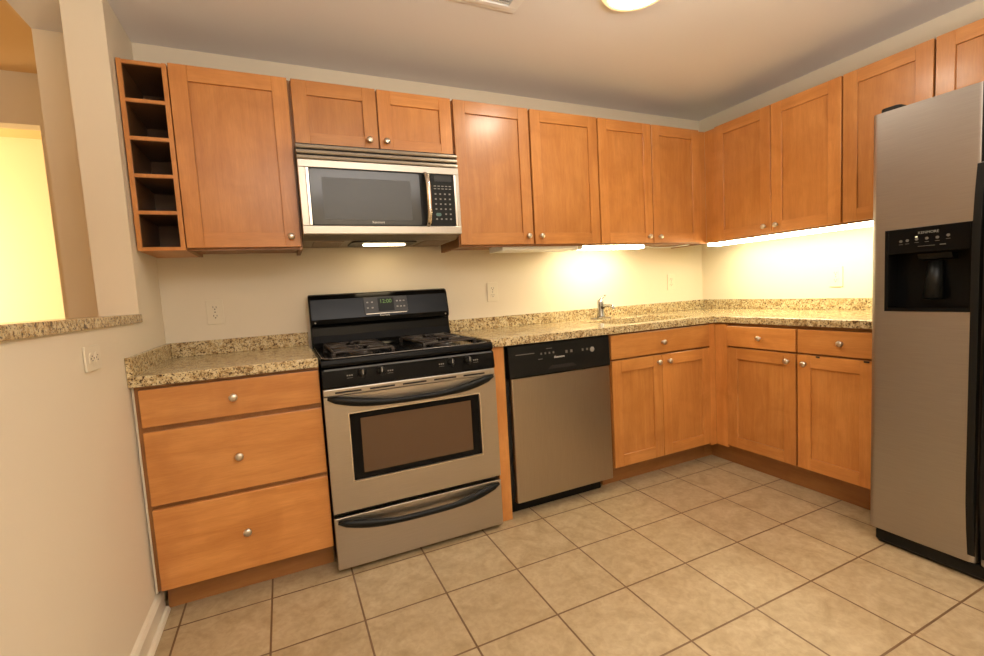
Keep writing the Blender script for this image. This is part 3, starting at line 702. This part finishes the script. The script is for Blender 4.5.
# handles
def fh(u, nm_parent):
    bm = B(); pts = []; prof = []
    for i in range(15):
        s = i/14; z = 0.095 + s*1.385
        v = F + 0.002 + 0.026*min(1, 6*min(s, 1-s))**0.7
        box_v = v
        pts.append((z, v))
    path = [(v, z) for z, v in pts] + [(F+0.0005, 1.480), (F+0.0005, 0.095)]
    prism(bm, path, u-0.0105, u+0.0105, 'yz')
    return obj('handle', bm, M['blackp'], nm_parent, tf=right, bevel=0.004)
fh(1.8785, fd)
bm = B(); box(bm, 1.8785, 1.8895, F+0.0005, F+0.004, 1.482, 1.744); obj('door_edge_trim', bm, M['blackp'], fd, tf=right)
fr = [o for o in bpy.data.objects if o.name.startswith('fresh_food_door')][0]
fh(1.915, fr)
bm = B(); prism(bm, rrect(1.5575, 1.625, F-0.15, F-0.055, 0.02), 1.7465, 1.776, 'xy'); obj('hinge_cover', bm, M['blackp'], t, tf=right, bevel=0.004)

# ------------------------------------------------------------ outlets
def outlet(label, m3, two=True):
    """m3 maps local (a across, b out of wall, c up) to world"""
    t = thing('wall_outlet', label, 'outlet', m3(Vector((0, 0.001, 0))))
    bm = B(); prism(bm, rrect(-0.0365, 0.0365, -0.060, 0.060, 0.005, 3), 0.0008, 0.0065, 'xz'); p = obj('cover_plate', bm, M['plate'], t, tf=m3, bevel=0.0015)
    for s in (-1, 1):
        bm = B(); prism(bm, rrect(-0.017, 0.017, s*0.021-0.0145, s*0.021+0.0145, 0.010, 4), 0.0066, 0.0085, 'xz'); r = obj('receptacle', bm, M['plate'], t, tf=m3)
        bm = B(); c = s*0.021
        box(bm, -0.008, -0.0055, 0.0086, 0.0089, c-0.001, c+0.008); box(bm, 0.0055, 0.008, 0.0086, 0.0089, c-0.001, c+0.007)
        prism(bm, rrect(-0.003, 0.003, c-0.010, c-0.004, 0.0028, 3), 0.0086, 0.0089, 'xz'); obj('slots', bm, M['slot'], r, tf=m3)
    bm = B(); lathe(bm, [(0.003, 0), (0.002, 0.0012), (0, 0.0014)], (0, 0.0066, 0), (0, 1, 0), 10); obj('screw', bm, M['slot'], t, tf=m3)
outlet('ivory wall outlet above the counter left of the range', lambda c: Vector((0.237+c.x, -c.y, 1.118+c.z)))
outlet('ivory wall outlet above the counter between range and faucet', lambda c: Vector((1.740+c.x, -c.y, 1.138+c.z)))
outlet('faint ivory wall outlet right of the faucet near the corner', lambda c: Vector((3.235+c.x, -c.y, 1.135+c.z)))
outlet('ivory wall outlet in the glow on the right wall', lambda c: Vector((W-c.y, -0.966-c.x, 1.112+c.z)))
outlet('sideways ivory wall outlet on the half wall below the granite ledge', lambda c: Vector((XL+c.y, -0.936+c.z, 1.016+c.x)))

# ------------------------------------------------------------ ceiling lamp and vent
LC = (1.968, -1.090)
t = thing('ceiling_lamp', 'round glowing flush-mount dome lamp on the kitchen ceiling', 'lamp', (LC[0], LC[1], H))
bm = B(); lathe(bm, [(0.0, -0.0005), (0.134, -0.0005), (0.142, -0.010), (0.134, -0.020), (0.118, -0.022), (0.112, -0.018), (0.0, -0.018)], (LC[0], LC[1], H), seg=48); obj('rim', bm, emit('glowing_rim_glass', (1.0, 0.72, 0.34), 1.1, (0.8, 0.6, 0.3)), t)
bm = B(); lathe(bm, [(0.110, -0.0185), (0.107, -0.024), (0.094, -0.031), (0.070, -0.036), (0.040, -0.039), (0.0, -0.040)], (LC[0], LC[1], H), seg=48); obj('glass_dome', bm, M['lampglass'], t)
t = thing('ceiling_vent', 'square white ceiling vent with stepped frame at the top edge', 'vent', (1.40, -0.92, H))
vx0, vx1, vy0, vy1 = 1.245, 1.565, -1.085, -0.768
bm = B()
def ring(a, z0, z1, w):
    box(bm, vx0+a, vx1-a, vy0+a, vy0+a+w, z0, z1); box(bm, vx0+a, vx1-a, vy1-a-w, vy1-a, z0, z1)
    box(bm, vx0+a, vx0+a+w, vy0+a+w, vy1-a-w, z0, z1); box(bm, vx1-a-w, vx1-a, vy0+a+w, vy1-a-w, z0, z1)
ring(0, H-0.008, H-0.0005, 0.03); ring(0.03, H-0.016, H-0.0005, 0.022); obj('frame', bm, M['white'], t, bevel=0.002)
for k in range(12):
    y = vy0+0.058+k*0.0172; bm = B(); prism(bm, [(y, H-0.014), (y+0.003, H-0.014), (y+0.014, H-0.002), (y+0.011, H-0.002)], vx0+0.0525, vx1-0.0525, 'yz')
    obj('louver', bm, M['white'], t)
